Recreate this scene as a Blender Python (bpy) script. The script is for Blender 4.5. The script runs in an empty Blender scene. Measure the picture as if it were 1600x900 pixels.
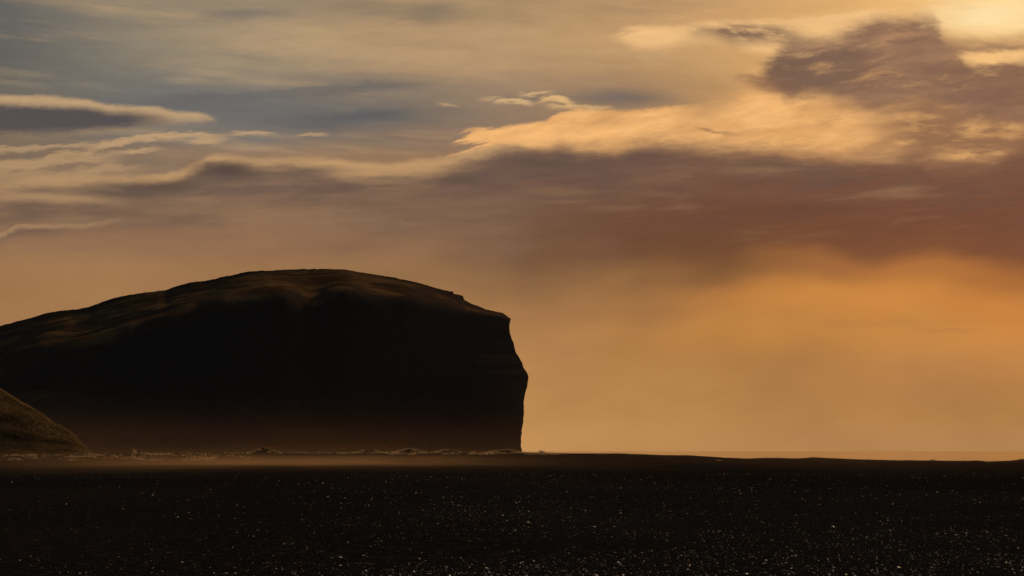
import bpy, bmesh, math, random
import numpy as np
from mathutils import Vector, noise as mnoise

random.seed(7)
rng = np.random.default_rng(11)
scene = bpy.context.scene
col = scene.collection
R = math.radians

# ------------------------------------------------------------------ camera
FPX = 3208.0            # focal length in photograph pixels (1600 wide)
HZ = 705.0              # true horizon row in the photograph
CAM_H = 3.0
PITCH = math.atan((HZ - 450.0) / FPX)
cam_d = bpy.data.cameras.new('camera')
cam = bpy.data.objects.new('camera', cam_d)
col.objects.link(cam)
cam.location = (0, 0, CAM_H)
cam.rotation_euler = (math.pi / 2 + PITCH, 0, 0)
cam_d.sensor_width = 36.0
cam_d.lens = 36.0 * FPX / 1600.0
cam_d.clip_start = 0.5
cam_d.clip_end = 200000.0
scene.camera = cam

SUN_AZ, SUN_EL = 15.0, 16.5

# ------------------------------------------------------------------ exposure / view
scene.view_settings.view_transform = 'Standard'
scene.view_settings.look = 'None'
scene.view_settings.exposure = 0.0
scene.view_settings.gamma = 1.0
scene.view_settings.use_curve_mapping = False
scene.render.engine = 'CYCLES'
scene.cycles.use_denoising = True
scene.cycles.max_bounces = 6
scene.cycles.volume_bounces = 1
scene.cycles.volume_step_rate = 1.0
scene.cycles.sample_clamp_indirect = 4.0


def srgb(r, g=None, b=None):
    if g is None:
        r, g, b = r
    out = []
    for c in (r, g, b):
        c = max(0.0, c / 255.0)
        out.append(c / 12.92 if c <= 0.04045 else ((c + 0.055) / 1.055) ** 2.4)
    return tuple(out)


def sky_uv(px, py):
    """photograph direction -> sky coordinates (azimuth, elevation), scaled so one unit is about one pixel"""
    x, y, z = (px - 800.0) / FPX, 1.0, (450.0 - py) / FPX
    yy = y * math.cos(PITCH) - z * math.sin(PITCH)
    zz = y * math.sin(PITCH) + z * math.cos(PITCH)
    az = math.atan2(x, yy)
    el = math.asin(zz / math.sqrt(x * x + yy * yy + zz * zz))
    return 800.0 + az * FPX, HZ - el * FPX


def at(px, py, Y):
    """photograph direction at ground distance Y -> world point"""
    x, y, z = (px - 800.0) / FPX, 1.0, (450.0 - py) / FPX
    yy = y * math.cos(PITCH) - z * math.sin(PITCH)
    zz = y * math.sin(PITCH) + z * math.cos(PITCH)
    return Vector((x / yy * Y, Y, CAM_H + zz / yy * Y))


# ------------------------------------------------------------------ node expressions
class V:
    tree = None

    def __init__(s, sock):
        s.s = sock

    @staticmethod
    def m(op, *a, clamp=False):
        n = V.tree.nodes.new('ShaderNodeMath')
        n.operation = op
        n.use_clamp = clamp
        for i, v in enumerate(a):
            if isinstance(v, V):
                V.tree.links.new(v.s, n.inputs[i])
            else:
                n.inputs[i].default_value = v
        return V(n.outputs[0])

    def __add__(s, o): return V.m('ADD', s, o)
    __radd__ = __add__
    def __sub__(s, o): return V.m('SUBTRACT', s, o)
    def __rsub__(s, o): return V.m('SUBTRACT', o, s)
    def __mul__(s, o): return V.m('MULTIPLY', s, o)
    __rmul__ = __mul__
    def __truediv__(s, o): return V.m('DIVIDE', s, o)


def sstep(x, a, b, lo=0.0, hi=1.0):
    n = V.tree.nodes.new('ShaderNodeMapRange')
    n.interpolation_type = 'SMOOTHSTEP'
    n.clamp = True
    if a > b:
        a, b, lo, hi = b, a, hi, lo
    V.tree.links.new(x.s, n.inputs['Value'])
    n.inputs['From Min'].default_value = a
    n.inputs['From Max'].default_value = b
    n.inputs['To Min'].default_value = lo
    n.inputs['To Max'].default_value = hi
    return V(n.outputs['Result'])


def lin(x, a, b, lo=0.0, hi=1.0):
    n = V.tree.nodes.new('ShaderNodeMapRange')
    n.clamp = True
    V.tree.links.new(x.s, n.inputs['Value'])
    n.inputs['From Min'].default_value = a
    n.inputs['From Max'].default_value = b
    n.inputs['To Min'].default_value = lo
    n.inputs['To Max'].default_value = hi
    return V(n.outputs['Result'])


def vec(x, y, z=0.0):
    n = V.tree.nodes.new('ShaderNodeCombineXYZ')
    for i, v in enumerate((x, y, z)):
        if isinstance(v, V):
            V.tree.links.new(v.s, n.inputs[i])
        else:
            n.inputs[i].default_value = v
    return n.outputs[0]


def fbm(vs, detail=4.0, rough=0.55, scale=1.0, dist=0.0):
    n = V.tree.nodes.new('ShaderNodeTexNoise')
    n.inputs['Scale'].default_value = scale
    n.inputs['Detail'].default_value = detail
    n.inputs['Roughness'].default_value = rough
    n.inputs['Distortion'].default_value = dist
    V.tree.links.new(vs, n.inputs['Vector'])
    return V(n.outputs['Fac'])


def ramp(x, stops, interp='LINEAR'):
    n = V.tree.nodes.new('ShaderNodeValToRGB')
    n.color_ramp.interpolation = interp
    e = n.color_ramp.elements
    while len(e) < len(stops):
        e.new(0.5)
    for i, (p, c) in enumerate(stops):
        e[i].position = p
    for i, (p, c) in enumerate(stops):
        e[i].color = tuple(c) + (1.0,)
    V.tree.links.new(x.s, n.inputs[0])
    return n.outputs['Color']


def mixc(f, a, b, mode='MIX'):
    n = V.tree.nodes.new('ShaderNodeMix')
    n.data_type = 'RGBA'
    n.blend_type = mode
    n.clamp_factor = True
    if isinstance(f, V):
        V.tree.links.new(f.s, n.inputs[0])
    else:
        n.inputs[0].default_value = f
    for i, c in ((6, a), (7, b)):
        if isinstance(c, tuple):
            n.inputs[i].default_value = c + (1.0,)
        else:
            V.tree.links.new(c, n.inputs[i])
    return n.outputs[2]


def curve(x, pts):
    """piecewise smooth function of x through pts"""
    xs = [p[0] for p in pts]
    ys = [p[1] for p in pts]
    x0, x1 = min(xs), max(xs)
    y0, y1 = min(ys) - 4.0, max(ys) + 4.0
    t = lin(x, x0, x1)
    n = V.tree.nodes.new('ShaderNodeFloatCurve')
    c = n.mapping.curves[0]
    q = [((a - x0) / (x1 - x0), (b - y0) / (y1 - y0)) for a, b in pts]
    while len(c.points) < len(q):
        c.points.new(0.5, 0.5)
    for i, (a, b) in enumerate(q):
        c.points[i].location = (a, b)
        c.points[i].handle_type = 'AUTO_CLAMPED'
    n.mapping.update()
    V.tree.links.new(t.s, n.inputs['Value'])
    return V(n.outputs[0]) * (y1 - y0) + y0


def P(*pts):
    return [sky_uv(a, b) for a, b in pts]


# ------------------------------------------------------------------ world: Nishita sky with cloud layers
world = bpy.data.worlds.new('World')
scene.world = world
world.use_nodes = True
wt = world.node_tree
wt.nodes.clear()
V.tree = wt
tc = wt.nodes.new('ShaderNodeTexCoord')
sep = wt.nodes.new('ShaderNodeSeparateXYZ')
wt.links.new(tc.outputs['Generated'], sep.inputs[0])
dx, dy, dz = (V(o) for o in sep.outputs)
az = V.m('ARCTAN2', dx, dy)
el = V.m('ARCSINE', dz)
u0 = az * FPX + 800.0
v0 = HZ - el * FPX                      # grows downwards, 705 at the horizon


sheet = {}


def noise_uv(su, sv, seed, detail=4.0, rough=0.55, tilt=0.0):
    if tilt not in sheet:               # one sheared coordinate per tilt, shared by the layers
        sheet[tilt] = vec(u0, v0 + u0 * tilt if tilt else v0)
    n = wt.nodes.new('ShaderNodeMapping')
    n.inputs['Scale'].default_value = (1.0 / su, 1.0 / sv, 1.0)
    n.inputs['Location'].default_value = (0.0, 0.0, seed)
    wt.links.new(sheet[tilt], n.inputs['Vector'])
    return fbm(n.outputs[0], detail, rough)


# billows that bend every layer
wa = noise_uv(330, 90, 3.1, 3)
wb = noise_uv(120, 34, 7.7, 4, 0.6, 0.08)
wc = noise_uv(40, 13, 12.3, 4, 0.6, 0.1)
wd = noise_uv(17, 6, 16.1, 3, 0.6, 0.12)
u = u0 + (wa - 0.5) * 60.0 + (wb - 0.5) * 26.0 + (wc - 0.5) * 16.0
v = v0 + (wb - 0.5) * 14.0 + (wc - 0.5) * 8.0
us = u0 + (wb - 0.5) * 16.0 + (wc - 0.5) * 16.0 + (wd - 0.5) * 10.0       # gentler, for clear edges
vs = v0 + (wb - 0.5) * 7.0 + (wc - 0.5) * 8.0 + (wd - 0.5) * 6.0

COLX = [0, 200, 400, 600, 800, 1000, 1200, 1400, 1600]


def grid(rows, ug, vg):
    """a broad veil of cloud: its tone known at a few azimuths and elevations"""
    ys = [sky_uv(800, y)[1] for y, _ in rows]
    y0, y1 = ys[0], ys[-1]
    t = lin(vg, y0, y1)
    out = None
    for k, x in enumerate(COLX):
        stops = [((ys[i] - y0) / (y1 - y0), srgb(*r[k])) for i, (_, r) in enumerate(rows)]
        c = ramp(t, stops, 'EASE')
        if out is None:
            out = c
        else:
            out = mixc(lin(ug, sky_uv(COLX[k - 1], 350)[0], sky_uv(x, 350)[0]), out, c)
    return out


UP = [
    (-60, [(108,103,96),(135,123,106),(148,131,108),(150,128,101),(172,140,106),(192,151,107),(214,167,109),(236,183,117),(255,213,143)]),
    (10, [(105,102,96),(140,127,108),(153,134,110),(150,128,101),(169,139,103),(188,148,105),(208,161,107),(232,179,113),(255,213,143)]),
    (60, [(101,99,95),(138,127,110),(167,144,115),(176,145,110),(183,149,110),(196,153,107),(214,165,107),(232,179,113),(252,205,138)]),
    (100, [(102,99,94),(132,124,109),(161,141,114),(174,144,110),(181,147,110),(182,143,101),(210,163,105),(225,171,107),(240,189,120)]),
    (140, [(108,102,93),(119,115,108),(126,119,110),(134,119,103),(158,131,104),(164,130,97),(200,151,97),(215,159,99),(225,171,107)]),
    (180, [(114,105,94),(112,109,106),(112,109,106),(113,106,99),(147,122,99),(160,126,94),(200,151,97),(210,157,99),(220,164,100)]),
    (215, [(123,108,92),(122,113,103),(122,114,106),(130,111,96),(150,119,96),(170,128,90),(205,154,96),(205,151,94),(200,147,92)]),
    (250, [(126,106,87),(134,112,92),(149,120,95),(150,117,87),(147,114,88),(190,140,92),(205,154,96),(195,141,88),(180,129,82)]),
    (300, [(140,113,87),(145,117,91),(158,124,95),(154,117,87),(147,114,88),(190,140,92),(205,154,96),(195,141,88),(180,129,82)]),
]
LO = [
    (225, [(138,112,89),(128,103,84),(130,104,86),(128,102,84),(112,89,76),(120,91,74),(126,93,72),(132,95,72),(134,96,72)]),
    (265, [(140,114,90),(124,100,82),(118,96,80),(128,101,82),(112,87,74),(116,85,70),(120,86,68),(124,87,67),(126,87,66)]),
    (300, [(148,118,91),(118,97,79),(130,103,83),(126,99,80),(120,91,74),(114,80,63),(116,79,61),(120,79,60),(121,80,60)]),
    (340, [(138,108,84),(130,102,80),(142,110,84),(132,102,80),(124,93,73),(110,75,56),(112,73,54),(118,75,54),(120,77,56)]),
    (385, [(144,109,81),(146,109,80),(148,110,80),(135,102,76),(128,96,72),(112,77,55),(116,75,51),(124,78,52),(126,79,54)]),
    (430, [(157,116,77),(158,117,78),(156,115,77),(148,109,73),(146,107,71),(140,98,62),(148,98,57),(172,110,58),(164,102,55)]),
    (480, [(160,117,77),(160,118,77),(160,118,77),(158,116,75),(164,118,75),(164,115,68),(190,126,64),(204,134,66),(198,126,62)]),
    (520, [(160,117,77),(160,118,77),(160,118,77),(162,119,77),(172,124,77),(180,126,70),(196,134,69),(200,136,70),(202,132,66)]),
    (580, [(162,120,77),(162,120,77),(163,121,77),(165,122,77),(180,130,79),(182,130,75),(182,128,73),(182,126,71),(186,128,71)]),
    (640, [(163,122,77),(163,122,77),(165,123,77),(169,124,77),(188,137,82),(182,132,78),(176,125,74),(176,124,72),(178,126,73)]),
    (705, [(167,124,79),(167,124,79),(169,125,79),(175,129,80),(196,144,88),(186,136,83),(180,131,80),(178,129,80),(178,130,81)]),
]
upper = grid(UP, u, v)
drape = noise_uv(200, 520, 27.0, 2, .4, 0.25) - .5
lower = grid(LO, u, v + drape * 120.0 * sstep(v, 300., 380.) * sstep(v, 560., 470.) * sstep(u, 500., 800.))

# slow streaks in the upper veil
st = noise_uv(420, 46, 21.0, 5, 0.6, -0.06)
upper = mixc(sstep(st, 0.50, 0.78) * 0.42, upper, srgb(206, 170, 122))
upper = mixc(sstep(st, 0.46, 0.24) * 0.28, upper, srgb(92, 95, 95))
st2 = noise_uv(190, 26, 23.0, 5, .62, .05)
lower = mixc(sstep(st2, .50, .76) * sstep(v, 420., 300.) * .38, lower, srgb(160, 126, 94))
lower = mixc(sstep(st2, .48, .26) * sstep(v, 430., 330.) * .40, lower, srgb(92, 70, 60))


def settle():
    """order the layers: what follows waits for the colour so far, which keeps the shader's working memory small"""
    global u0, v0, u, v, us, vs
    n = wt.nodes.new('ShaderNodeRGBToBW')
    wt.links.new(c, n.inputs[0])
    e = V(n.outputs[0]) * 1e-7
    u0, v0, u, v, us, vs = u0 + e, v0 + e, u + e, v + e, us + e, vs + e
    sheet.clear()


def band(top, bot, st_, sb_, uu=None, vv=None):
    """mask of a cloud lying between two edges, with the depth below its upper edge"""
    uu, vv = uu or us, vv or vs
    dt = vv - curve(uu, P(*top))
    db = curve(uu, P(*bot)) - vv
    return sstep(dt, 0.0, st_) * sstep(db, 0.0, sb_), dt, db


def puff(cx, cy, rx, ry, tilt=0.0, uu=None, vv=None, soft=1.0):
    uu, vv = uu or u, vv or v
    cu, cv = sky_uv(cx, cy)
    a = (uu - cu) / rx
    b = (vv - cv - (uu - cu) * tilt) / ry
    return sstep(V.m('SQRT', a * a + b * b), 1.0, 1.0 - soft)


def ends(uu, a, b, w):
    return sstep(uu, a - w, a + w) * sstep(uu, b + w, b - w)


c = upper
settle()
# slate gaps where the blue sky shows between the veils
gap = srgb(90, 91, 95)
for (x, y, rx, ry, t, k) in ((585, 181, 95, 15, -0.06, .75), (500, 192, 110, 22, 0, .6), (960, 153, 140, 24, 0.02, .6),
                             (830, 152, 80, 12, 0, .4), (330, 160, 240, 40, 0, .2), (40, 60, 230, 70, 0, .15),
                             (380, 24, 120, 16, -.05, .5), (680, 18, 70, 30, -.1, .3), (560, 135, 190, 14, -.05, .3)):
    c = mixc(puff(x, y, rx, ry, t) * k, c, gap)

settle()
# ---- lens cloud on the left
m, dt, db = band([(-400, 150), (0, 145), (72, 146), (121, 149), (156, 156), (180, 160), (237, 162), (270, 169), (306, 172), (332, 179), (348, 192)],
                 [(-400, 222), (0, 222), (100, 220), (150, 216), (260, 206), (312, 201), (335, 196), (348, 192)], 9.0, 24.0)
m = m * sstep(us, 346.0, 334.0)
mt = noise_uv(120, 26, 31.0, 4)
lens = mixc(sstep(dt + (mt - 0.5) * 22.0, 8.0, 26.0) * sstep(us, 320.0, 190.0), srgb(190, 157, 118), srgb(84, 78, 79))
lens = mixc(sstep(db + (mt - 0.5) * 14.0, 18.0, 0.0) * 0.8, lens, srgb(150, 124, 98))
c = mixc(m * 0.95, c, lens)


settle()
n_wisp = [0]


def wisp(pts, thick, k, colr, seed, w=30.0):
    """a torn streak along a line"""
    global c
    q = P(*pts)
    d = vs - curve(us, q)
    n = noise_uv(46, 9, seed, 5, 0.65, 0.12)
    body = sstep(d / thick + (n - 0.5) * 2.6, -0.9, -0.1) * sstep(d / thick + (n - 0.5) * 2.6, 1.5, 0.2)
    c = mixc(body * ends(us, q[0][0] + w * .5, q[-1][0] - w * .5, w) * k, c, colr)
    n_wisp[0] += 1
    if n_wisp[0] % 5 == 0:
        settle()


warm = srgb(196, 160, 118)
wisp([(300, 58), (450, 68), (600, 80), (780, 96)], 20, .30, srgb(194, 160, 120), 33, 90)
wisp([(540, 36), (700, 50), (860, 62)], 16, .22, srgb(190, 156, 118), 34, 80)
wisp([(-60, 103), (30, 112), (95, 119)], 8, .35, srgb(152, 136, 113), 35)
wisp([(-60, 122), (20, 128), (75, 134)], 6, .35, srgb(152, 136, 113), 36)
wisp([(180, 78), (300, 92), (420, 98)], 14, .25, srgb(160, 140, 112), 37, 60)
wisp([(230, 152), (400, 147), (520, 139), (660, 130)], 11, .40, srgb(95, 93, 95), 38, 60)
wisp([(430, 110), (560, 118), (700, 116)], 9, .25, srgb(120, 112, 102), 39, 60)
wisp([(-60, 236), (30, 232), (100, 226), (150, 222)], 6, .55, warm, 41)
wisp([(120, 228), (160, 225), (210, 217), (260, 211), (360, 212)], 7, .8, warm, 42)
wisp([(170, 240), (205, 237), (260, 231)], 4, .7, warm, 43)
wisp([(290, 222), (355, 218)], 4, .7, warm, 44, 16)
wisp([(355, 209), (400, 206), (430, 207)], 4, .7, warm, 45, 16)
wisp([(458, 212), (515, 209)], 3.5, .6, warm, 46, 12)
wisp([(-40, 262), (60, 253), (124, 243), (195, 246)], 13, .75, srgb(184, 149, 110), 47)
wisp([(100, 272), (165, 264), (225, 262)], 10, .65, srgb(184, 149, 110), 48)
wisp([(-60, 280), (60, 272), (140, 276)], 8, .5, srgb(176, 142, 104), 53)
wisp([(680, 160), (720, 166)], 3, .55, warm, 49, 10)
wisp([(745, 155), (790, 152)], 3, .5, warm, 50, 12)
wisp([(770, 160), (800, 156), (835, 162)], 5, .85, srgb(214, 176, 126), 51, 12)
wisp([(806, 148), (865, 142)], 4, .8, srgb(214, 176, 126), 52, 14)

settle()
# ---- bright belt
belt_n = noise_uv(150, 42, 55.0, 6, 0.62, 0.15)
m, dt, db = band([(690, 216), (712, 207), (743, 196), (772, 196), (801, 192), (844, 186), (875, 172), (911, 167), (977, 168), (1015, 166), (1047, 162), (1090, 159), (1118, 146), (1142, 132), (1169, 106), (1190, 92), (1330, 92), (1800, 92)],
                 [(690, 300), (1800, 300)], 9.0, 10.0)
fray = noise_uv(60, 11, 57.0, 5, 0.65, 0.25)
belt = mixc(sstep(belt_n, 0.34, 0.62), srgb(220, 163, 103), srgb(247, 187, 119))
blot = noise_uv(120, 30, 59.0, 6, .62, .12)
belt = mixc(sstep(blot, .52, .74) * sstep(us, 1150., 1380.) * .9, belt, srgb(162, 116, 82))
bl2 = noise_uv(100, 24, 63.0, 6, .64, .15)
belt = mixc(sstep(bl2, .48, .70) * sstep(us, 860., 1000.) * .55, belt, srgb(206, 150, 96))
fade_in = lin(us, 700., 900.)
soft_b = sstep(us, 1040., 1140.)
m = m * (1.0 - soft_b + soft_b * sstep(dt + (fray - .5) * 40., -6., 62.))
m = m * sstep(us, 690., 720.) * sstep(fray + fade_in * .5 + lin(dt, 4., 40.) * lin(us, 720., 850.) * .5, 0.50, 0.70)
c = mixc(m, c, belt)
wisp([(835, 158), (862, 152), (900, 163)], 7, .9, srgb(226, 182, 124), 60, 16)
wisp([(850, 165), (900, 166), (960, 168)], 5, .6, srgb(226, 182, 124), 61, 16)
wisp([(1085, 198), (1110, 204), (1155, 210)], 3.5, .6, srgb(150, 112, 84), 62, 14)
for (x, y, rx, ry, k) in ((1160, 208, 46, 22, .35), (1090, 178, 60, 14, .3), (960, 190, 90, 14, .3), (880, 205, 60, 12, .25)):
    c = mixc(puff(x, y, rx, ry) * k, c, srgb(188, 138, 90))
settle()
right = mixc(sstep(noise_uv(80, 22, 71.0, 6, .66), .46, .70), srgb(140, 100, 75), srgb(192, 142, 92))
c = mixc(sstep(u, 1300., 1440.) * sstep(vs, 140., 185.) * .92, c, right)
for (x, y, rx, ry, k) in ((1520, 203, 42, 18, .9), (1585, 196, 50, 12, .7), (1440, 184, 40, 9, .6), (1525, 182, 14, 8, .6), (1495, 243, 60, 15, .8), (1560, 238, 46, 10, .7), (1405, 222, 30, 9, .6)):
    c = mixc(puff(x, y, rx, ry, 0, u, v, 1.0) * sstep(noise_uv(44, 14, 73.0, 5, .66), .34, .56) * k, c, srgb(228, 172, 108))

settle()
# ---- the sun's own glare above the dark cloud, upper right
c = mixc(puff(1560, 22, 150, 42, 0, u, v, 1.0), c, srgb(255, 232, 178))
c = mixc(puff(1640, 0, 330, 90, 0, u, v, 1.0) * .5, c, srgb(255, 206, 142))

# ---- bright plume and dark cloud, upper right
m, dt, db = band([(925, 64), (950, 52), (982, 38), (1045, 34), (1145, 26), (1200, 25), (1260, 20), (1330, 12), (1420, 4)],
                 [(925, 68), (960, 72), (1000, 90), (1022, 90), (1060, 82), (1100, 76), (1140, 80), (1170, 90), (1230, 100), (1420, 100)], 12.0, 26.0)
pn = noise_uv(90, 16, 81.0, 5, .62, .2)
m = m * ends(us, 955., 1400., 34.) * sstep(pn + lin(us, 930., 1040.) * .3 - lin(vs, 50., 95.) * .18, .36, .66)
c = mixc(m * .9, c, srgb(238, 190, 130))
settle()
edgew = noise_uv(150, 46, 83.0, 6, .62, -.12)
edgf = noise_uv(60, 15, 84.0, 6, .66, -.12)
ue = u0 + (edgew - .5) * 100. + (edgf - .5) * 34.
ve = v0 + (edgew - .5) * 50. + (edgf - .5) * 18.
ed = srgb(116, 90, 77)
m, dt, db = band([(1020, 52), (1060, 41), (1110, 31), (1160, 29), (1225, 31), (1270, 40)], [(1020, 60), (1070, 68), (1110, 70), (1150, 80), (1190, 80), (1270, 64)], 26., 28., us + (edgf - .5) * 50., vs + (edgf - .5) * 34.)
c = mixc(m * ends(us, 1060., 1250., 50.) * sstep(edgf, .36, .56, .45, 1.) * .92, c, ed)
m, dt, db = band([(1175, 92), (1200, 70), (1222, 54), (1245, 44), (1275, 40), (1303, 36), (1350, 20), (1383, 11), (1418, 10), (1446, 6), (1466, 18), (1485, 40), (1518, 44), (1562, 40), (1700, 46)],
                 [(1175, 112), (1215, 162), (1235, 178), (1265, 172), (1319, 186), (1375, 194), (1412, 190), (1469, 192), (1525, 204), (1700, 214)], 40., 44., ue, ve)
edk = noise_uv(170, 34, 91.0, 6, .64, .10)
dark = mixc(sstep(edk, .40, .70), ed, srgb(156, 119, 92))
dark = mixc(lin(us, 1200., 1600.) * .5, dark, srgb(150, 108, 81))
dark = mixc(sstep(db, 46., 4.) * .5, dark, srgb(160, 116, 84))
dark = mixc(lin(dt, 0., 50., .75, 0.) * sstep(us, 1240., 1330.), dark, srgb(172, 130, 98))
brk = noise_uv(110, 24, 93.0, 6, .66, .14)
md = m * sstep(ue, 1180., 1222.) * sstep(brk, .74, .52, .45, 1.)
c = mixc(md * .97, c, dark)
c = mixc(puff(1205, 134, 64, 17, .12, ue, ve) * .85, c, srgb(132, 98, 76))
m, dt, db = band([(1470, 82), (1494, 74), (1560, 71), (1700, 68)], [(1470, 84), (1494, 92), (1534, 116), (1562, 110), (1600, 106), (1700, 108)], 12., 22., ue, ve)
c = mixc(m * ends(ue, 1496., 1760., 30.), c, srgb(244, 192, 126))
c = mixc(puff(1400, 62, 100, 12, -.12, ue, ve) * .75, c, srgb(180, 136, 98))
c = mixc(puff(1290, 105, 60, 10, -.2, ue, ve) * .3, c, srgb(150, 118, 94))

settle()
# ---- the long bank below: upper edge, lit rim, then the lower veil of dust
edge = [(-300, 300), (0, 287), (87, 277), (202, 276), (268, 269), (297, 260), (318, 248), (344, 241), (375, 245), (400, 248), (463, 245), (515, 248), (559, 253), (596, 255),
        (645, 250), (689, 247), (723, 237), (758, 229), (800, 222), (824, 226), (853, 228), (879, 222), (902, 229), (960, 229), (1003, 219), (1060, 222), (1131, 227), (1206, 230), (1270, 239),
        (1375, 243), (1431, 246), (1487, 256), (1532, 252), (1577, 236), (1620, 222), (1800, 215)]
ec = curve(us, P(*edge))
d = vs - ec
soft_r = sstep(us, 780., 900.)
soft_l = sstep(us, 300., 180.)
mb = (sstep(d, -1.0, 9.0) * (1.0 - soft_l) + sstep(d, -8.0, 22.0) * soft_l) * (1.0 - soft_r) + sstep(vs + (noise_uv(70, 16, 103.0, 6, .64) - .5) * 34.0 - ec, -20.0, 26.0) * soft_r
c = mixc(mb, c, lower)
# rim lit from behind, thick on the left and gone right of the crest
rn = noise_uv(140, 22, 101.0, 5, .6)
thick = 13.0 + sstep(us, 420., 600.) * 14.0 - sstep(us, 660., 800.) * 10.0
rim = sstep(d, -6.0, 8.0) * sstep(d / thick + (rn - .5) * 2.2, 1.8, .1) * sstep(us, 850., 760.) * sstep(us, -100., 300., .25, 1.)
c = mixc(rim * .8, c, srgb(204, 161, 112))
settle()
# smoky patches just under the rim
sm = noise_uv(170, 28, 111.0, 5, .6, .05)
shade = sstep(d, 8.0, 24.0) * sstep(d, 100.0, 40.0) * sstep(sm, .42, .62)
c = mixc(shade * sstep(us, 1500., 300., .35, .6), c, srgb(98, 80, 72))
for q_, (x, y, rx, ry, t, k, cc) in enumerate(((352, 266, 90, 22, 0, .95, (86, 71, 65)), (480, 266, 130, 12, 0, .35, (100, 82, 72)), (230, 293, 150, 19, -.02, .85, (94, 77, 68)), (185, 307, 80, 13, 0, .7, (94, 77, 68)),
                                 (720, 275, 90, 26, -.1, .6, (98, 78, 70)), (860, 248, 130, 22, -.05, .6, (96, 76, 68)), (770, 292, 60, 18, 0, .55, (94, 74, 66)), (1010, 250, 160, 18, 0, .3, (106, 80, 68)),
                                 (1090, 240, 70, 10, 0, .5, (120, 88, 70)), (560, 320, 60, 18, 0, .35, (110, 86, 70)), (900, 345, 140, 40, -.1, .4, (108, 76, 56)),
                                 (870, 300, 90, 10, 0, .35, (150, 114, 82)), (1030, 285, 110, 12, 0, .25, (140, 104, 80)), (880, 316, 60, 6, 0, .35, (152, 114, 82)),
                                 (60, 309, 190, 12, 0, .75, (178, 142, 103)), (110, 283, 170, 11, -.02, .65, (178, 142, 103)), (20, 330, 200, 9, 0, .4, (112, 90, 74)), (640, 268, 130, 14, 0, .5, (176, 138, 98)), (590, 285, 90, 7, 0, .4, (160, 126, 92)),
                                 (870, 395, 120, 64, -.3, .65, (116, 81, 57)), (1080, 395, 150, 46, .12, .5, (112, 74, 48)), (1000, 360, 130, 40, 0, .35, (108, 72, 52)), (1340, 455, 230, 34, 0, .55, (206, 136, 66)), (1560, 470, 160, 40, 0, .45, (206, 134, 66)), (1270, 400, 60, 24, -.3, .3, (150, 96, 58)), (1230, 470, 130, 26, 0, .4, (206, 138, 70)), (1350, 505, 160, 12, 0, .25, (176, 118, 68)),
                                 (1480, 515, 90, 6, 0, .25, (160, 110, 66)), (1480, 430, 200, 36, 0, .3, (196, 126, 62)), (1130, 420, 90, 30, -.25, .35, (112, 78, 50)),
                                 (950, 440, 60, 22, -.3, .35, (164, 114, 70)), (120, 420, 260, 60, 0, .2, (172, 130, 90)), (1010, 500, 90, 70, -.5, .3, (152, 106, 68)), (1240, 575, 150, 70, -.2, .3, (164, 116, 72)), (1470, 600, 170, 60, 0, .25, (166, 118, 76)), (900, 560, 80, 90, -.3, .25, (182, 132, 86)), (330, 385, 190, 34, 0, .35, (142, 108, 82)), (620, 400, 130, 40, -.2, .3, (166, 122, 84)), (1090, 600, 90, 80, -.3, .2, (184, 134, 84)))):
    if q_ % 12 == 11:
        settle()
    c = mixc(puff(x, y, rx, ry, t) * k, c, srgb(*cc))
settle()
# low streak cloud on the left
lo_e = curve(us, P((-200, 380), (0, 364), (17, 355), (29, 352), (72, 350), (130, 348), (173, 342), (202, 338), (250, 342), (315, 335), (360, 337), (430, 340)))
dl = vs - lo_e
mm = ends(us, 0., 350., 60.)
c = mixc(sstep(dl, -2., 2.) * sstep(dl, 12., 3.) * sstep(us, 290., 60.) * .55, c, srgb(172, 136, 100))
c = mixc(sstep(dl, 3., 9.) * sstep(dl, 26., 9.) * puff(50, 358, 90, 60) * .7, c, srgb(108, 88, 73))
c = mixc(sstep(dl, -4., 2.) * sstep(dl, 26., 6.) * puff(300, 345, 90, 60) * .5, c, srgb(112, 90, 74))
c = mixc(puff(200, 340, 50, 6) * .4, c, srgb(112, 90, 74))

settle()
# grain of thin cloud everywhere
g1 = noise_uv(90, 20, 131.0, 6, .65)
g2 = noise_uv(260, 120, 133.0, 4, .55)
hi = sstep(v0, 470., 330.)
c = mixc(hi, mixc(1.0, c, mixc(g2, (0.78, 0.77, 0.76), (1.22, 1.23, 1.24)), 'MULTIPLY'), mixc(1.0, c, mixc(g1, (0.82, 0.82, 0.83), (1.18, 1.18, 1.17)), 'MULTIPLY'))

nish = wt.nodes.new('ShaderNodeTexSky')
nish.sky_type = 'NISHITA'
nish.sun_disc = False
nish.sun_elevation = R(SUN_EL)
nish.sun_rotation = R(SUN_AZ)
nish.dust_density = 5.0
nish.air_density = 1.0
bg1 = wt.nodes.new('ShaderNodeBackground')
wt.links.new(nish.outputs[0], bg1.inputs[0])
bg1.inputs[1].default_value = 0.035
bg2 = wt.nodes.new('ShaderNodeBackground')
wt.links.new(c, bg2.inputs[0])
bg2.inputs[1].default_value = 1.0
# the cloud sheet covers the seaward sky; the clear sky takes over to the sides, overhead and behind
cover = sstep(V.m('ABSOLUTE', az), R(50), R(20)) * sstep(el, R(24), R(15))
mixs = wt.nodes.new('ShaderNodeMixShader')
wt.links.new(cover.s, mixs.inputs[0])
wt.links.new(bg1.outputs[0], mixs.inputs[1])
wt.links.new(bg2.outputs[0], mixs.inputs[2])
wo = wt.nodes.new('ShaderNodeOutputWorld')
wt.links.new(mixs.outputs[0], wo.inputs['Surface'])
world.cycles.sampling_method = 'MANUAL'
world.cycles.sample_map_resolution = 512

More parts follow.
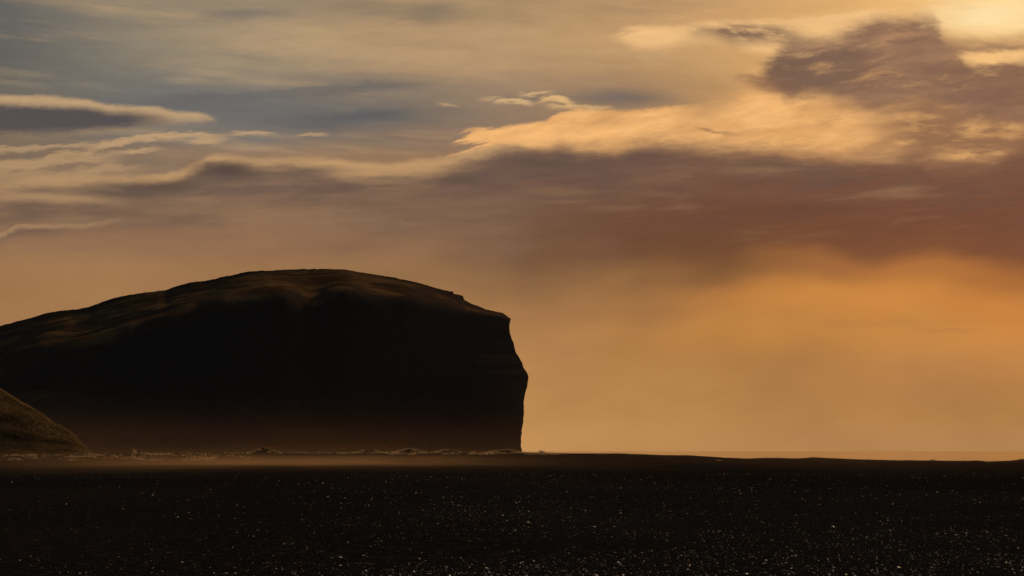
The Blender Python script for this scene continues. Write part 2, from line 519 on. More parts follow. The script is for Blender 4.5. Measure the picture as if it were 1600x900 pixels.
# ------------------------------------------------------------------ sun
sun_d = bpy.data.lights.new('sun', 'SUN')
sun_d.energy = 4.5
sun_d.angle = R(0.5)
sun_d.color = (1.0, 0.63, 0.32)
sun = bpy.data.objects.new('sun', sun_d)
col.objects.link(sun)
sd = Vector((math.sin(R(SUN_AZ)) * math.cos(R(SUN_EL)), math.cos(R(SUN_AZ)) * math.cos(R(SUN_EL)), math.sin(R(SUN_EL))))
sun.rotation_euler = sd.to_track_quat('Z', 'Y').to_euler()
sun.location = (0, 0, 500)


# ------------------------------------------------------------------ helpers for geometry
def vnoise(x, y, seed=0):
    """value noise on arrays, about -1..1"""
    xi, yi = np.floor(x).astype(np.int64), np.floor(y).astype(np.int64)
    xf, yf = x - xi, y - yi

    def h(a, b):
        n = (a * 374761393 + b * 668265263 + seed * 144665) & 0xFFFFFFFF
        n = ((n ^ (n >> 13)) * 1274126177) & 0xFFFFFFFF
        return ((n ^ (n >> 16)) & 0xFFFF) / 32767.5 - 1.0
    sx, sy = xf * xf * xf * (xf * (xf * 6 - 15) + 10), yf * yf * yf * (yf * (yf * 6 - 15) + 10)
    a, b = h(xi, yi), h(xi + 1, yi)
    c_, d_ = h(xi, yi + 1), h(xi + 1, yi + 1)
    return (a * (1 - sx) + b * sx) * (1 - sy) + (c_ * (1 - sx) + d_ * sx) * sy


def fnoise(x, y, octs=5, seed=0, gain=0.5):
    t, amp, tot = 0.0, 1.0, 0.0
    for k in range(octs):
        t = t + amp * vnoise(x * 2 ** k + 17.3 * k, y * 2 ** k - 9.1 * k, seed + k)
        tot += amp
        amp *= gain
    return t / tot


def ss(x, a, b):
    t = np.clip((x - a) / (b - a), 0, 1)
    return t * t * (3 - 2 * t)


def grid_mesh(name, X, Y, Z, mat, smooth=True):
    """a sheet from 2-D arrays of coordinates"""
    n, m = X.shape
    co = np.stack([X, Y, Z], -1).reshape(-1, 3)
    idx = np.arange(n * m).reshape(n, m)
    f = np.stack([idx[:-1, :-1], idx[:-1, 1:], idx[1:, 1:], idx[1:, :-1]], -1).reshape(-1, 4)
    me = bpy.data.meshes.new(name)
    me.vertices.add(len(co))
    me.vertices.foreach_set('co', co.ravel())
    me.loops.add(f.size)
    me.loops.foreach_set('vertex_index', f.ravel())
    me.polygons.add(len(f))
    me.polygons.foreach_set('loop_start', np.arange(0, f.size, 4))
    me.polygons.foreach_set('use_smooth', np.full(len(f), smooth))
    me.update()
    me.validate()
    me.materials.append(mat)
    o = bpy.data.objects.new(name, me)
    col.objects.link(o)
    return o


def tri_mesh(name, co, tris, mat, parent=None):
    me = bpy.data.meshes.new(name)
    me.vertices.add(len(co))
    me.vertices.foreach_set('co', np.asarray(co, dtype=np.float64).ravel())
    tris = np.asarray(tris)
    me.loops.add(tris.size)
    me.loops.foreach_set('vertex_index', tris.ravel())
    me.polygons.add(len(tris))
    me.polygons.foreach_set('loop_start', np.arange(0, tris.size, 3))
    me.update()
    me.materials.append(mat)
    o = bpy.data.objects.new(name, me)
    col.objects.link(o)
    if parent:
        o.parent = parent
    return o


def new_mat(name):
    m = bpy.data.materials.new(name)
    m.use_nodes = True
    t = m.node_tree
    V.tree = t
    b = t.nodes['Principled BSDF']
    return m, t, b


def matte(t, colour, h=None, strength=.5, dist=.1, rough=.6):
    """rough earth: no mirror-like sheen at grazing angles"""
    d = t.nodes.new('ShaderNodeBsdfDiffuse')
    d.inputs['Roughness'].default_value = rough
    t.links.new(colour, d.inputs['Color'])
    if h is not None:
        bump(t, d, h, strength, dist)
    t.nodes.remove(t.nodes['Principled BSDF'])
    t.links.new(d.outputs[0], t.nodes['Material Output'].inputs['Surface'])


def obj_co(t):
    n = t.nodes.new('ShaderNodeTexCoord')
    return n.outputs['Object']


def scaled(t, sock, s):
    n = t.nodes.new('ShaderNodeMapping')
    n.inputs['Scale'].default_value = s
    t.links.new(sock, n.inputs['Vector'])
    return n.outputs[0]


def bump(t, b, h, strength, dist):
    n = t.nodes.new('ShaderNodeBump')
    n.inputs['Strength'].default_value = strength
    n.inputs['Distance'].default_value = dist
    t.links.new(h.s, n.inputs['Height'])
    t.links.new(n.outputs[0], b.inputs['Normal'])


# ------------------------------------------------------------------ materials
# black volcanic sand
sand_m, t, b = new_mat('black_sand')
oc = obj_co(t)
n1 = fbm(scaled(t, oc, (.02, .008, .02)), 5, .6)
n2 = fbm(scaled(t, oc, (3., 1.2, 3.)), 6, .7)
cc = mixc(sstep(n1, .35, .7), (.013, .0118, .011), (.024, .0215, .019))
n3 = fbm(scaled(t, oc, (14., 5., 14.)), 4, .7)
cc = mixc(sstep(n2, .5, .70) * .9, cc, (.052, .045, .039))
cc = mixc(sstep(n3, .52, .72) * .6, cc, (.052, .046, .041))
cc = mixc(sstep(n3, .46, .3) * .6, cc, (.006, .0055, .005))
matte(t, cc, n2 * .6 + n1 * .4, .6, .05)

# grass and rock of the headland
hill_m, t, b = new_mat('hill_turf_and_rock')
oc = obj_co(t)
geo = t.nodes.new('ShaderNodeNewGeometry')
sp = t.nodes.new('ShaderNodeSeparateXYZ')
t.links.new(geo.outputs['True Normal'], sp.inputs[0])
nz = V(sp.outputs[2])
n1 = fbm(scaled(t, oc, (.012, .012, .02)), 6, .6)
n2 = fbm(scaled(t, oc, (.11, .07, .2)), 5, .65)
turf = mixc(sstep(n1, .38, .66), (.09, .052, .025), (.27, .148, .06))
turf = mixc(sstep(n2, .5, .75) * .6, turf, (.06, .038, .022))
rock = mixc(n2, (.062, .042, .029), (.115, .078, .054))
matte(t, mixc(sstep(nz + (n1 - .5) * .14, .89, .985), rock, turf), n2, .35, 2.0)

# grass of the near knoll
knoll_m, t, b = new_mat('knoll_turf')
oc = obj_co(t)
n1 = fbm(scaled(t, oc, (.08, .08, .12)), 5, .6)
n2 = fbm(scaled(t, oc, (.9, .5, 1.4)), 5, .65)
kc = mixc(sstep(n1, .35, .65), (.045, .031, .015), (.15, .092, .038))
kc = mixc(sstep(n2, .45, .7), kc, (.028, .025, .014))
matte(t, kc, n2, .6, .5)


def grass_mat(name, c0, c1, tr):
    m, t, b = new_mat(name)
    oc = obj_co(t)
    n = fbm(scaled(t, oc, (.6, .6, .6)), 3, .6)
    cc = mixc(n, c0, c1)
    t.links.new(cc, b.inputs['Base Color'])
    b.inputs['Roughness'].default_value = .6
    b.inputs['Specular IOR Level'].default_value = .25
    tl = t.nodes.new('ShaderNodeBsdfTranslucent')
    t.links.new(cc, tl.inputs[0])
    mx = t.nodes.new('ShaderNodeMixShader')
    mx.inputs[0].default_value = tr
    t.links.new(b.outputs[0], mx.inputs[1])
    t.links.new(tl.outputs[0], mx.inputs[2])
    t.links.new(mx.outputs[0], t.nodes['Material Output'].inputs['Surface'])
    return m


dune_grass_m = grass_mat('dry_dune_grass', (.15, .108, .066), (.40, .31, .205), .5)
knoll_grass_m = grass_mat('knoll_grass', (.07, .047, .02), (.20, .125, .05), .4)

# pale pebbles strewn over the sand
peb_m, t, b = new_mat('pale_pebble')
oc = obj_co(t)
n1 = fbm(scaled(t, oc, (1.7, 1.7, 1.7)), 2, .5)
t.links.new(ramp(n1, [(.3, (.12, .10, .08)), (.5, (.40, .355, .295)), (.70, (.56, .50, .43))]), b.inputs['Base Color'])
b.inputs['Roughness'].default_value = .62
b.inputs['Specular IOR Level'].default_value = .3

# sea
sea_m, t, b = new_mat('sea_water')
oc = obj_co(t)
n1 = fbm(scaled(t, oc, (.02, .05, .05)), 5, .6)
gl = t.nodes.new('ShaderNodeBsdfGlossy')
gl.distribution = 'BECKMANN'
gl.inputs['Color'].default_value = (.92, .9, .88, 1)
gl.inputs['Roughness'].default_value = .12
bump(t, gl, n1, .1, 1.0)
t.nodes.remove(b)
t.links.new(gl.outputs[0], t.nodes['Material Output'].inputs['Surface'])


# ------------------------------------------------------------------ ground
CREST = [(-900, 709), (0, 709), (300, 708.5), (560, 707.5), (815, 707.3), (845, 707.6), (900, 708.4), (960, 708.4), (1000, 709.6), (1040, 711), (1075, 711.2), (1100, 713), (1130, 715), (1165, 716.2),
         (1200, 715.2), (1245, 716), (1270, 714.8), (1300, 716), (1345, 718), (1400, 719), (1440, 719.4), (1455, 719), (1480, 720), (1510, 720), (1525, 719.6), (1540, 721), (1575, 720), (1594, 717.8), (1640, 718.6), (1900, 720), (2600, 720)]
YC = 760.0


def ground_z(x, Y):
    uu = 800.0 + x / np.maximum(Y, 1.0) * FPX
    cp = np.interp(uu, [p[0] for p in CREST], [p[1] for p in CREST])
    zc = CAM_H - (cp - HZ) / FPX * YC
    rise = ss(Y, 470, YC)
    z = zc * rise
    z = z + .22 * fnoise(x / 38., Y / 60., 4, 5) * (1 - ss(Y, 300, 600)) + .05 * fnoise(x / 6., Y / 9., 3, 9) * (1 - ss(Y, 150, 350))
    z = z + .10 * fnoise(x / 5., Y / 30., 3, 15) * ss(Y, 500, 700) * (1 - ss(Y, 800, 900))
    # seaward of the crest: beach on the right, flat land up to the headland on the left
    land = 1.0 - ss(uu, 805, 870)
    fall = ss(Y, YC + 5, YC + 240)
    z = z - fall * (1 - land) * 9.0
    z = z * (1 - fall * land) + fall * land * (1.6 + .5 * fnoise(x / 60., Y / 90., 3, 21))
    return z


ys = np.concatenate([np.geomspace(6, 60, 40)[:-1], np.geomspace(60, 700, 190)[:-1], np.linspace(700, 1010, 110)[:-1], np.geomspace(1010, 3600, 40)])
us_ = np.concatenate([np.linspace(-1900, -80, 60)[:-1], np.linspace(-80, 1680, 420)[:-1], np.linspace(1680, 3500, 60)])
UU, YY = np.meshgrid(us_, ys)
XX = (UU - 800.) / FPX * YY
# widen close to the camera so that a step aside still finds ground
XX = XX * (1.0 + 6.0 * (1 - ss(YY, 8, 90)) * ss(np.abs(UU - 800), 700, 2000))
ZZ = ground_z(XX, YY)
ground = grid_mesh('ground', XX, YY, ZZ, sand_m)
ground['kind'] = 'structure'
ground['label'] = 'black sand plain with pale specks and a low dune crest'

# sheet of ground behind and around the camera
bm = bmesh.new()
for (x0, x1, y0, y1) in ((-6000, 6000, -6000, 5.98),):
    q = [bm.verts.new(p) for p in ((x0, y0, -.25), (x1, y0, -.25), (x1, y1, -.25), (x0, y1, -.25))]
    bm.faces.new(q)
me = bpy.data.meshes.new('inland_ground')
bm.to_mesh(me)
me.materials.append(sand_m)
o = bpy.data.objects.new('inland_ground', me)
col.objects.link(o)
o['kind'] = 'structure'

# sea
sx = np.linspace(-60000, 60000, 13)
sy = np.array([820., 2000., 5000., 12000., 30000., 90000.])
SX, SY = np.meshgrid(sx, sy)
sea = grid_mesh('sea', SX, SY, np.full(SX.shape, -3.4), sea_m)
sea['kind'] = 'structure'

# ------------------------------------------------------------------ headland
SKYL = [(-700, 640), (-400, 575), (-150, 530), (0, 508.8), (40, 499), (68, 490.6), (94, 485), (117, 484), (138, 480), (162, 470), (189, 463), (211, 459), (242, 454.8), (257, 454), (272, 448), (291, 442), (321, 438.5),
        (340, 434), (363, 429), (386, 424), (418, 422.4), (454, 420.4), (493, 420), (538, 420.4), (550, 423), (580, 428), (621, 434.7), (652, 440.8), (682, 450), (704, 455.9), (707, 455), (708.5, 459), (723, 461.5),
        (725.5, 469), (739, 475.5), (757, 482.7), (786, 489), (798, 498)]
CLIFF = [(798, 499), (794.3, 507.6), (795, 517), (803, 537.8), (806, 551), (814.3, 564), (820, 577.5), (825.6, 587.7), (824, 604), (818.8, 622.8), (818, 657), (815, 675.7), (813.5, 690.8), (815.4, 706), (815.4, 716)]
SHLD = [(-700, 700), (-400, 650), (-100, 590), (0, 566), (30, 553), (60, 541), (110, 530), (150, 522), (200, 503), (240, 489), (280, 476), (320, 462), (350, 453), (380, 447), (450, 442), (530, 440), (590, 447), (640, 449), (690, 468), (720, 480), (757, 486), (786, 493), (798, 500)]
Y_FOOT, Y_SH, Y_SKY, Y_BACK = 1960., 2210., 2740., 3500.

nt_f, nt_p, nt_b = 150, 120, 40
cols_top = np.concatenate([np.linspace(-700, -60, 60)[:-1], np.linspace(-60, 700, 330)[:-1], np.linspace(700, 798, 110)])
cl_t = np.linspace(0, 1, 150)
cl_y = 499 + cl_t * (716 - 499)
cl_x = np.interp(cl_y, [p[1] for p in CLIFF], [p[0] for p in CLIFF])
jag = fnoise(cl_y / 6.0, cl_y * 0 + .5, 3, 33) * 1.4
cl_x = cl_x + jag * ss(cl_t, .02, .1)
s_x = np.interp(cols_top, [p[0] for p in SKYL], [p[0] for p in SKYL])
sky_y = np.interp(cols_top, [p[0] for p in SKYL], [p[1] for p in SKYL]) 
sh_y = np.interp(cols_top, [p[0] for p in SHLD], [p[1] for p in SHLD])
kern = np.ones(9) / 9
sh_s = np.convolve(np.pad(sh_y, 4, 'edge'), kern, 'valid')
sky_j = sky_y + fnoise(cols_top / 8., cols_top * 0, 4, 41) * .9        # the ragged skyline itself
kern2 = np.exp(-np.linspace(-2, 2, 45) ** 2)
kern2 /= kern2.sum()
sky_s = np.convolve(np.pad(sky_y, 22, 'edge'), kern2, 'valid')
sky_s = np.minimum(np.maximum(sky_s, sky_y), sky_y + 6)
sh_s = sh_s + 22 * np.exp(-((cols_top - 484) / 34.) ** 2) + 8 * fnoise(cols_top / 110., cols_top * 0 + 2., 2, 43) * ss(cols_top, 760, 640)
sh_y = np.maximum(sh_s, sky_y + 4.0)
FOOT_PY = 706.5

nc = len(cols_top)
endr = np.clip((cols_top - 330.) / (798. - 330.), 0, 1)
arc = 1 - endr ** 2.0                                  # plan: the front swings back to the point
y_foot = 2690. + (Y_FOOT - 2690.) * arc
y_sh = 2715. + (Y_SH - 2715.) * arc
y_foot = y_foot + 16 * fnoise(cols_top / 150., cols_top * 0 + 3., 3, 45) * arc
y_sh = y_sh + 8 * fnoise(cols_top / 140., cols_top * 0 + 7., 3, 47) * arc


def spurs(x, Yk):
    """sharp little ridges that run down to the left, towards the viewer"""
    q, al = (x * .85 - Yk * .30), (x * .3 + Yk * .85)
    n = vnoise(q / 95. + 3.0, al / 420., 65) + .35 * vnoise(q / 40., al / 240., 66)
    return 9.0 * (.0 - np.abs(n)) + 1.2 * fnoise(x / 26., Yk / 40., 3, 67) - 1.2


rows = []
for k in range(nt_f + nt_p + nt_b):
    if k < nt_f:                       # steep front, foot -> shoulder
        a = k / nt_f
        Yk = y_foot + (y_sh - y_foot) * a
        py = FOOT_PY + (sh_y - FOOT_PY) * a ** .85
    elif k < nt_f + nt_p:              # plateau, shoulder -> skyline
        a = (k - nt_f) / (nt_p - 1)
        Yk = y_sh + (Y_SKY - y_sh) * a
        top_y = sky_s + (sky_j - sky_s) * a ** 10
        py = sh_y + (top_y - sh_y) * (a ** .9)
    else:                              # back slope
        a = (k - nt_f - nt_p + 1) / nt_b
        x, z, cx, cz = last
        Yk = np.full_like(cols_top, Y_SKY + (Y_BACK - Y_SKY) * a)
        fall = 1 - .55 * a ** 1.3
        shift = -220 * a ** 1.2 * ss(cols_top, 300, 798)
        rows.append((np.concatenate([x + shift, cx[1:] - 220 * a ** 1.2]), np.concatenate([Yk, np.full(len(cl_y) - 1, Yk[-1])]), np.concatenate([z * fall, cz[1:] * fall])))
        continue
    # the seaward end follows the profile of the cliff, overhang and all
    lean = (np.interp(np.maximum(py, 499.), cl_y, cl_x) - 798.) * ss(cols_top, 610, 798) ** 1.5
    x = (cols_top + lean - 800.) / FPX * Yk
    z = CAM_H + (HZ - py) / FPX * Yk
    if k >= nt_f:                      # swells cross the plateau, always below the skyline
        swl = fnoise(x / 75. - Yk / 140., Yk / 90. + x / 200., 4, 61)
        z = z + 7.0 * (swl - .75) * (1 - a) ** .7 * (.15 + .85 * arc) + spurs(x, Yk) * (1 - a) ** .5 * (.3 + .7 * arc)
    else:                              # gullies run down the front
        gul = fnoise(x / 70. + Yk / 110., Yk / 150. - x / 300., 4, 51)
        join = 7.0 * (fnoise(x / 75. - Yk / 140., Yk / 90. + x / 200., 4, 61) - .75) * (.15 + .85 * arc)
        z = z + spurs(x, Yk) * a ** 3 * (.3 + .7 * arc) + 2.2 * gul * min(1, a * 6) * min(1, (1 - a) * 4) * (.2 + .8 * arc) + join * a ** 2
    czf = CAM_H + (HZ - cl_y) / FPX * Y_SKY                 # traced edge of the cliff, by height
    hh_ = max(1.0, z[-1])
    cz = -8.0 + (hh_ + 8.0) * (1 - cl_t)
    cx = np.interp(-cz, -czf, (cl_x - 800.) / FPX * Yk[-1]) - .6
    cx[0] = x[-1]
    rows.append((np.concatenate([x, cx[1:]]), np.concatenate([Yk, np.full(len(cl_y) - 1, Yk[-1])]), np.concatenate([z, cz[1:]])))
    last = (x, z, cx, cz)
HX = np.stack([r[0] for r in rows])
HY = np.stack([r[1] for r in rows])
HZ_ = np.stack([r[2] for r in rows])
# round the shoulder over
kk = np.arange(HX.shape[0])
wk = np.exp(-((kk - nt_f) / 34.) ** 2)[:, None]
g3 = np.exp(-np.linspace(-2, 2, 61) ** 2)
g3 /= g3.sum()
for A in (HX, HY, HZ_):
    pad = np.pad(A, ((30, 30), (0, 0)), 'edge')
    sm_ = sum(g3[i] * pad[i:i + A.shape[0]] for i in range(61))
    A[:, :nc] += ((sm_ - A) * wk)[:, :nc]
headland = grid_mesh('headland', HX, HY, HZ_, hill_m)
headland['kind'] = 'structure'
headland['label'] = 'dark flat-topped headland with a sheer cliff at its seaward end'

# ------------------------------------------------------------------ near knoll, left edge
KY = 620.
KN = [(-700, 520), (-300, 540), (-120, 560), (-40, 584), (0, 604), (20, 618), (40, 630), (60, 641), (80, 654), (98, 665), (110, 673), (120, 680), (129, 689), (142, 703), (160, 718), (330, 730)]
ku = np.concatenate([np.linspace(-700, -60, 70)[:-1], np.linspace(-60, 330, 260)])
kt = np.linspace(0, 1, 180)
KU, KT = np.meshgrid(ku, kt)
ridge = np.interp(KU, [p[0] for p in KN], [p[1] for p in KN])
front = ss(KT, 0, .5)
back = 1 - ss(KT, .5, 1)
KYY = 680 + 220 * KT
top_z = CAM_H + (HZ - ridge) / FPX * 790.
gx = (KU - 800.) / FPX * KYY
gz = ground_z(gx, KYY)
prof = np.where(KT < .5, front ** .9, back)
KZ = gz - .4 + np.maximum(top_z - gz, 0) * prof
KZ = KZ + (.5 * fnoise(gx / 9., KYY / 14., 4, 81) + .12 * fnoise(gx / 2.2, KYY / 5., 3, 85)) * np.clip(KZ / 6., 0, 1) * (1 - .5 * (np.abs(KT - .5) < .05))
knoll = grid_mesh('knoll', gx, KYY, KZ, knoll_m)
knoll['kind'] = 'structure'
knoll['label'] = 'grassy knoll sloping down to the right at the left edge'


# ------------------------------------------------------------------ grass
def blades(roots, hgt, wid, lean, n_per, rad, seed):
    """tapered bent blades, two triangles pairs each"""
    r = np.random.default_rng(seed)
    n = len(roots) * n_per
    base = np.repeat(roots, n_per, 0)
    hs = np.repeat(hgt, n_per) * r.uniform(.45, 1.1, n)
    rr = np.repeat(rad, n_per) * np.sqrt(r.uniform(0, 1, n))
    th = r.uniform(0, 2 * np.pi, n)
    b0 = base + np.stack([np.cos(th) * rr, np.sin(th) * rr, np.zeros(n) - .03], -1)
    ld = np.stack([np.cos(th), np.sin(th), np.zeros(n)], -1) * (hs * r.uniform(.1, .6, n))[:, None] * lean
    ld = ld + np.array([-.22, -.05, 0]) * hs[:, None]            # wind
    up = np.array([0, 0, 1.])
    fa = r.uniform(0, np.pi, n)
    wd = np.stack([np.cos(fa), np.sin(fa), np.zeros(n)], -1) * (np.repeat(wid, n_per) * .5)[:, None]
    mid = b0 + ld * .35 + up * (hs * .6)[:, None]
    tip = b0 + ld + up * hs[:, None]
    co = np.stack([b0 - wd, b0 + wd, mid - wd * .7, mid + wd * .7, tip], 1).reshape(-1, 3)
    k = np.arange(n)[:, None] * 5
    tr = np.concatenate([k + [0, 1, 3], k + [0, 3, 2], k + [2, 3, 4]], 1).reshape(-1, 3)
    return co, tr


def on_ground(px, Y):
    x = (px - 800.) / FPX * Y
    return np.stack([x, Y, ground_z(x, Y)], -1)


# band of dune grass on the bank
pts = []
r = np.random.default_rng(3)
px = r.uniform(-150, 400, 2600)
Y = r.uniform(555, 740, 2600)
keep = fnoise(px / 30., Y / 16., 3, 91) - .02 - ss(px, 300, 420) * .4 > r.uniform(-.2, .7, 2600)
pts.append(on_ground(px[keep], Y[keep]))
px = r.uniform(440, 980, 1500)
Y = r.uniform(670, 768, 1500)
keep = fnoise(px / 26., Y / 22., 3, 95) * 1.5 - .25 - ss(px, 850, 960) * .3 > r.uniform(-.1, .6, 1500)
pts.append(on_ground(px[keep], Y[keep]))
px = r.uniform(820, 1640, 900)
Y = r.uniform(735, 765, 900)
keep = fnoise(px / 18., Y / 40., 3, 97) > r.uniform(.0, .6, 900)
low = on_ground(px[keep], Y[keep])
roots = np.concatenate(pts)
hh = np.clip(r.lognormal(-.75, .4, len(roots)), .2, 1.3)
co1, tr1 = blades(roots, hh, np.full(len(roots), .06), 1.0, 9, np.full(len(roots), 1.0), 5)
co2, tr2 = blades(low, r.uniform(.2, .5, len(low)), np.full(len(low), .08), 1.0, 8, np.full(len(low), .4), 6)
g = tri_mesh('dune_grass', np.concatenate([co1, co2]), np.concatenate([tr1, tr2 + len(co1)]), dune_grass_m)
g['kind'] = 'stuff'
g['label'] = 'pale dry dune grass scattered along the sand bank'
g['category'] = 'grass'

# grass on the knoll
ki = r.integers(40, 105, 9000)
kj = r.integers(60, len(ku) - 20, 9000)
kr = np.stack([gx[ki, kj] + r.uniform(-.4, .4, 9000), KYY[ki, kj] + r.uniform(-.4, .4, 9000), KZ[ki, kj]], -1)
kr = kr[(kr[:, 2] > gz[ki, kj] + .2) & (r.uniform(0, 1, 9000) < .25 + .6 * fnoise(kr[:, 0] / 5., kr[:, 1] / 14., 3, 87))]
co1, tr1 = blades(kr, r.uniform(.2, .5, len(kr)), np.full(len(kr), .08), 1.4, 6, np.full(len(kr), .4), 8)
g = tri_mesh('knoll_grass', co1, tr1, knoll_grass_m)
g['kind'] = 'stuff'
g['label'] = 'tufted golden grass on the slope of the knoll'
g['category'] = 'grass'


# single things of the bank: hummocks and tussocks
def hummock(px, Y, wpx, hpx, label, group=None, n=150, bh=.6, name='grass_hummock', cat='hummock'):
    x = (px - 800.) / FPX * Y
    z = float(ground_z(np.array([x]), np.array([Y]))[0])
    w, h = wpx / FPX * Y, hpx / FPX * Y
    e = bpy.data.objects.new(name, None)
    e.location = (x, Y, z)
    col.objects.link(e)
    e['label'] = label
    e['category'] = cat
    if group:
        e['group'] = group
    seed = int(px)
    A, B = np.meshgrid(np.linspace(-1, 1, 34), np.linspace(-1, 1, 22))
    rad = np.sqrt(A * A + B * B)
    mz = h * (1 - ss(rad, .05, 1.0)) * (1 + .35 * fnoise(A * 2.2 + seed, B * 2.2, 3, seed)) - .12
    o = grid_mesh('sand_mound', A * w / 2, B * w * .35, mz, sand_m)
    o.parent = e
    rr = np.random.default_rng(seed)
    aa, bb = rr.uniform(-.85, .85, n), rr.uniform(-.85, .85, n)
    zz = h * (1 - ss(np.sqrt(aa * aa + bb * bb), .05, 1.0)) * .95 - .1
    roots = np.stack([aa * w / 2, bb * w * .35, zz], -1)
    co, tr = blades(roots, rr.uniform(.6, 1.4, n) * bh, np.full(n, .06), 1.1, 9, np.full(n, max(.3, min(1.1, w * .06))), seed)
    o = tri_mesh('grass', co, tr, dune_grass_m, e)
    o['kind'] = 'stuff'
    return e


def tussock(px, Y, wpx, hpx, label, n, bh, group):
    return hummock(px, Y, wpx, hpx, label, group, n, bh, 'grass_clump', 'grass clump')


HG = 'grassy hummocks along the bank below the headland'
hummock(415, 715, 62, 8, 'small peaked grassy hummock standing alone in the blowing dust below the hilltop', HG, 60)
hummock(578, 735, 56, 5.5, 'low grassy hummock at the left end of the long row below the cliff', HG, 55)
hummock(640, 735, 60, 6.5, 'brightest and widest grassy hummock in the middle of the row below the cliff', HG, 100)
hummock(700, 738, 50, 5, 'low ragged grassy hummock right of the brightest one', HG, 50)
hummock(790, 745, 70, 4.5, 'flat grassy hummock at the foot of the sheer cliff edge', HG, 60)
TG = 'grass clumps along the dune crest and bank'
tussock(846, 758, 13, 1.8, 'dark grass clump on the skyline just right of the cliff foot', 40, .75, TG)
tussock(1270, 758, 20, .8, 'broad low grass clump on a slight rise of the bare skyline', 40, .35, TG)
tussock(1455, 758, 8, .9, 'small round grass clump on the skyline near the right', 16, .45, TG)
tussock(1594, 758, 10, .8, 'grass clump on the rise of the skyline at the right edge', 20, .4, TG)
tussock(1121, 600, 15, .7, 'thin pale grass clump lying alone on the dark sand right of the cliff', 12, .3, TG)
tussock(213, 800, 5, .8, 'thin leaning stalks of grass standing in dust right of the knoll', 6, 2.4, TG)

# ------------------------------------------------------------------ pale gravel specks
N = 60000
Yp = CAM_H * FPX / r.uniform(34., 205., N)
pxp = r.uniform(-120, 1720, N)
xp = (pxp - 800.) / FPX * Yp
dens = .45 + .75 * fnoise(xp / 9., Yp / 22., 4, 121) + .35 * fnoise(xp / 1.6, Yp / 3., 3, 125)
dens = dens * (.25 + .75 * ss(pxp, 250, 900)) * (.72 + .28 * (1 - ss(Yp, 60, 200))) + .05 * (1 - ss(Yp, 50, 62))
keep = dens > r.uniform(0, 1.6, N)
xp, Yp = xp[keep], Yp[keep]
n = len(xp)
sz = np.clip(r.lognormal(math.log(.0100), .50, n) * (1 + ss(Yp, 50, 250) * 1.8), .005, .07)
zp = ground_z(xp, Yp) + sz * .35
dirs = np.array([[1, 0, 0], [-1, 0, 0], [0, 1, 0], [0, -1, 0], [0, 0, 1], [0, 0, -1]], float)
jit = r.uniform(.6, 1.35, (n, 6, 1))
off = dirs[None] * jit + r.normal(0, .22, (n, 6, 3))
ang = r.uniform(0, 2 * np.pi, n)
ca, sa = np.cos(ang)[:, None], np.sin(ang)[:, None]
ox, oy = off[..., 0] * ca - off[..., 1] * sa, off[..., 0] * sa + off[..., 1] * ca
off = np.stack([ox * 1.3, oy, off[..., 2] * .7], -1) * sz[:, None, None]
co = np.stack([xp, Yp, zp], -1)[:, None] + off
tri = np.array([[0, 2, 4], [2, 1, 4], [1, 3, 4], [3, 0, 4], [2, 0, 5], [1, 2, 5], [3, 1, 5], [0, 3, 5]])
tr = (np.arange(n)[:, None, None] * 6 + tri[None]).reshape(-1, 3)
g = tri_mesh('gravel', co.reshape(-1, 3), tr, peb_m)
g['kind'] = 'stuff'
g['label'] = 'pale pebbles glinting over the black sand'
g['category'] = 'gravel'


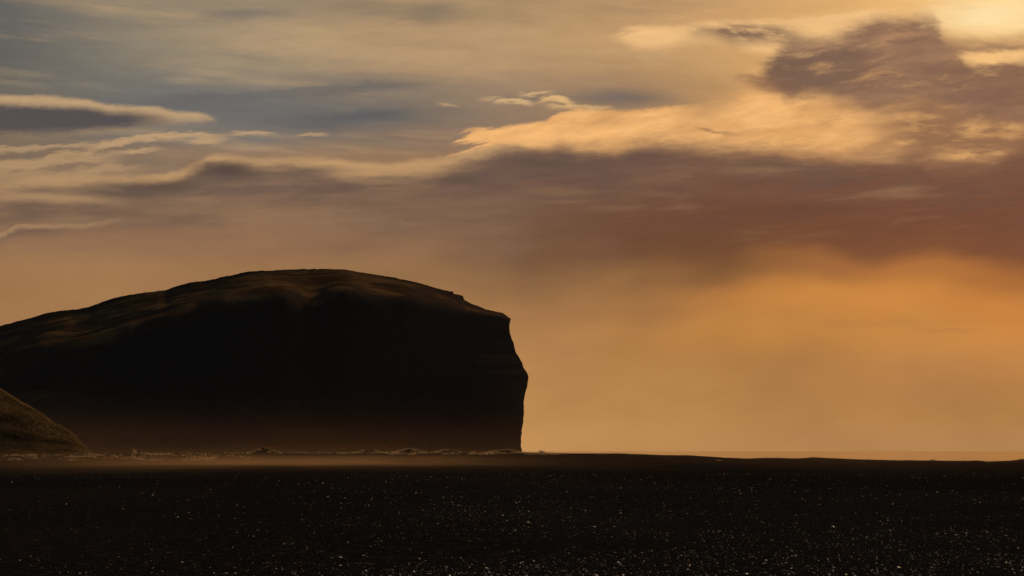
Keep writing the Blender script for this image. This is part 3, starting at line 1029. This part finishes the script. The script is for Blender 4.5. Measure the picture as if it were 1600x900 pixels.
# ------------------------------------------------------------------ blowing dust
def dust(name, x0, x1, y0, y1, z0, z1, build, colr, g_, label, step=1.0):
    bm = bmesh.new()
    bmesh.ops.create_cube(bm, size=1.0)
    me = bpy.data.meshes.new(name)
    for v_ in bm.verts:
        v_.co = (v_.co.x * (x1 - x0), v_.co.y * (y1 - y0), v_.co.z * (z1 - z0))
    bm.to_mesh(me)
    m = bpy.data.materials.new(name)
    m.use_nodes = True
    t = m.node_tree
    t.nodes.clear()
    V.tree = t
    out = t.nodes.new('ShaderNodeOutputMaterial')
    pv = t.nodes.new('ShaderNodeVolumePrincipled')
    pv.inputs['Color'].default_value = colr + (1,)
    pv.inputs['Anisotropy'].default_value = g_
    g2 = t.nodes.new('ShaderNodeNewGeometry')
    s2 = t.nodes.new('ShaderNodeSeparateXYZ')
    t.links.new(g2.outputs['Position'], s2.inputs[0])
    X, Yv, Zv = (V(q) for q in s2.outputs)
    dn = build(X, Yv, Zv)
    m.cycles.volume_step_rate = step
    t.links.new(dn.s, pv.inputs['Density'])
    t.links.new(pv.outputs[0], out.inputs['Volume'])
    me.materials.append(m)
    o = bpy.data.objects.new(name, me)
    o.location = ((x0 + x1) / 2, (y0 + y1) / 2, (z0 + z1) / 2)
    col.objects.link(o)
    o['kind'] = 'stuff'
    o['label'] = label
    o['category'] = 'dust'
    return o


def far_dust(X, Yv, Zv):
    n = fbm(vec(X / 160., Yv / 300., Zv / 40.), 3, .5)
    h = sstep(Zv, 48.0, 0.0)
    return h * h * sstep(X, 20.0, -330.0, .3, 1.0) * sstep(n, .25, .75, .3, 1.3) * .00019


def near_dust(X, Yv, Zv):
    n = fbm(vec(X / 45., Yv / 120., Zv / 4.), 3, .55)
    h = sstep(Zv, 5.0, 0.0)
    ax = sstep(X, -190., -85., .35, 1.) * sstep(X, 30., -60., .28, 1.)
    wv = fbm(vec(X / 30., Yv / 90., 3.), 3, .6)
    sx_ = (X + 52. + (wv - .5) * 50.) / 34.
    sy_ = (Yv - 470. + (wv - .5) * 380.) / 100.
    streak = V.m('EXPONENT', (sx_ * sx_ + sy_ * sy_) * -1.0) * sstep(Zv, 2.6, .2)
    return (h * ax * sstep(Yv, 110., 420.) * .0007 + streak * .0088) * sstep(n, .25, .75, .25, 1.)


dust('dust_cloud', -700, 120, 900, 2070, .8, 50, far_dust, (.16, .10, .06), .55, 'thin brown dust drifting along the foot of the headland')
dust('blowing_sand', -320, 320, 165, 752, -.6, 5.5, near_dust, (.16, .105, .06), .55, 'low streak of blown sand lit by the sun', .3)
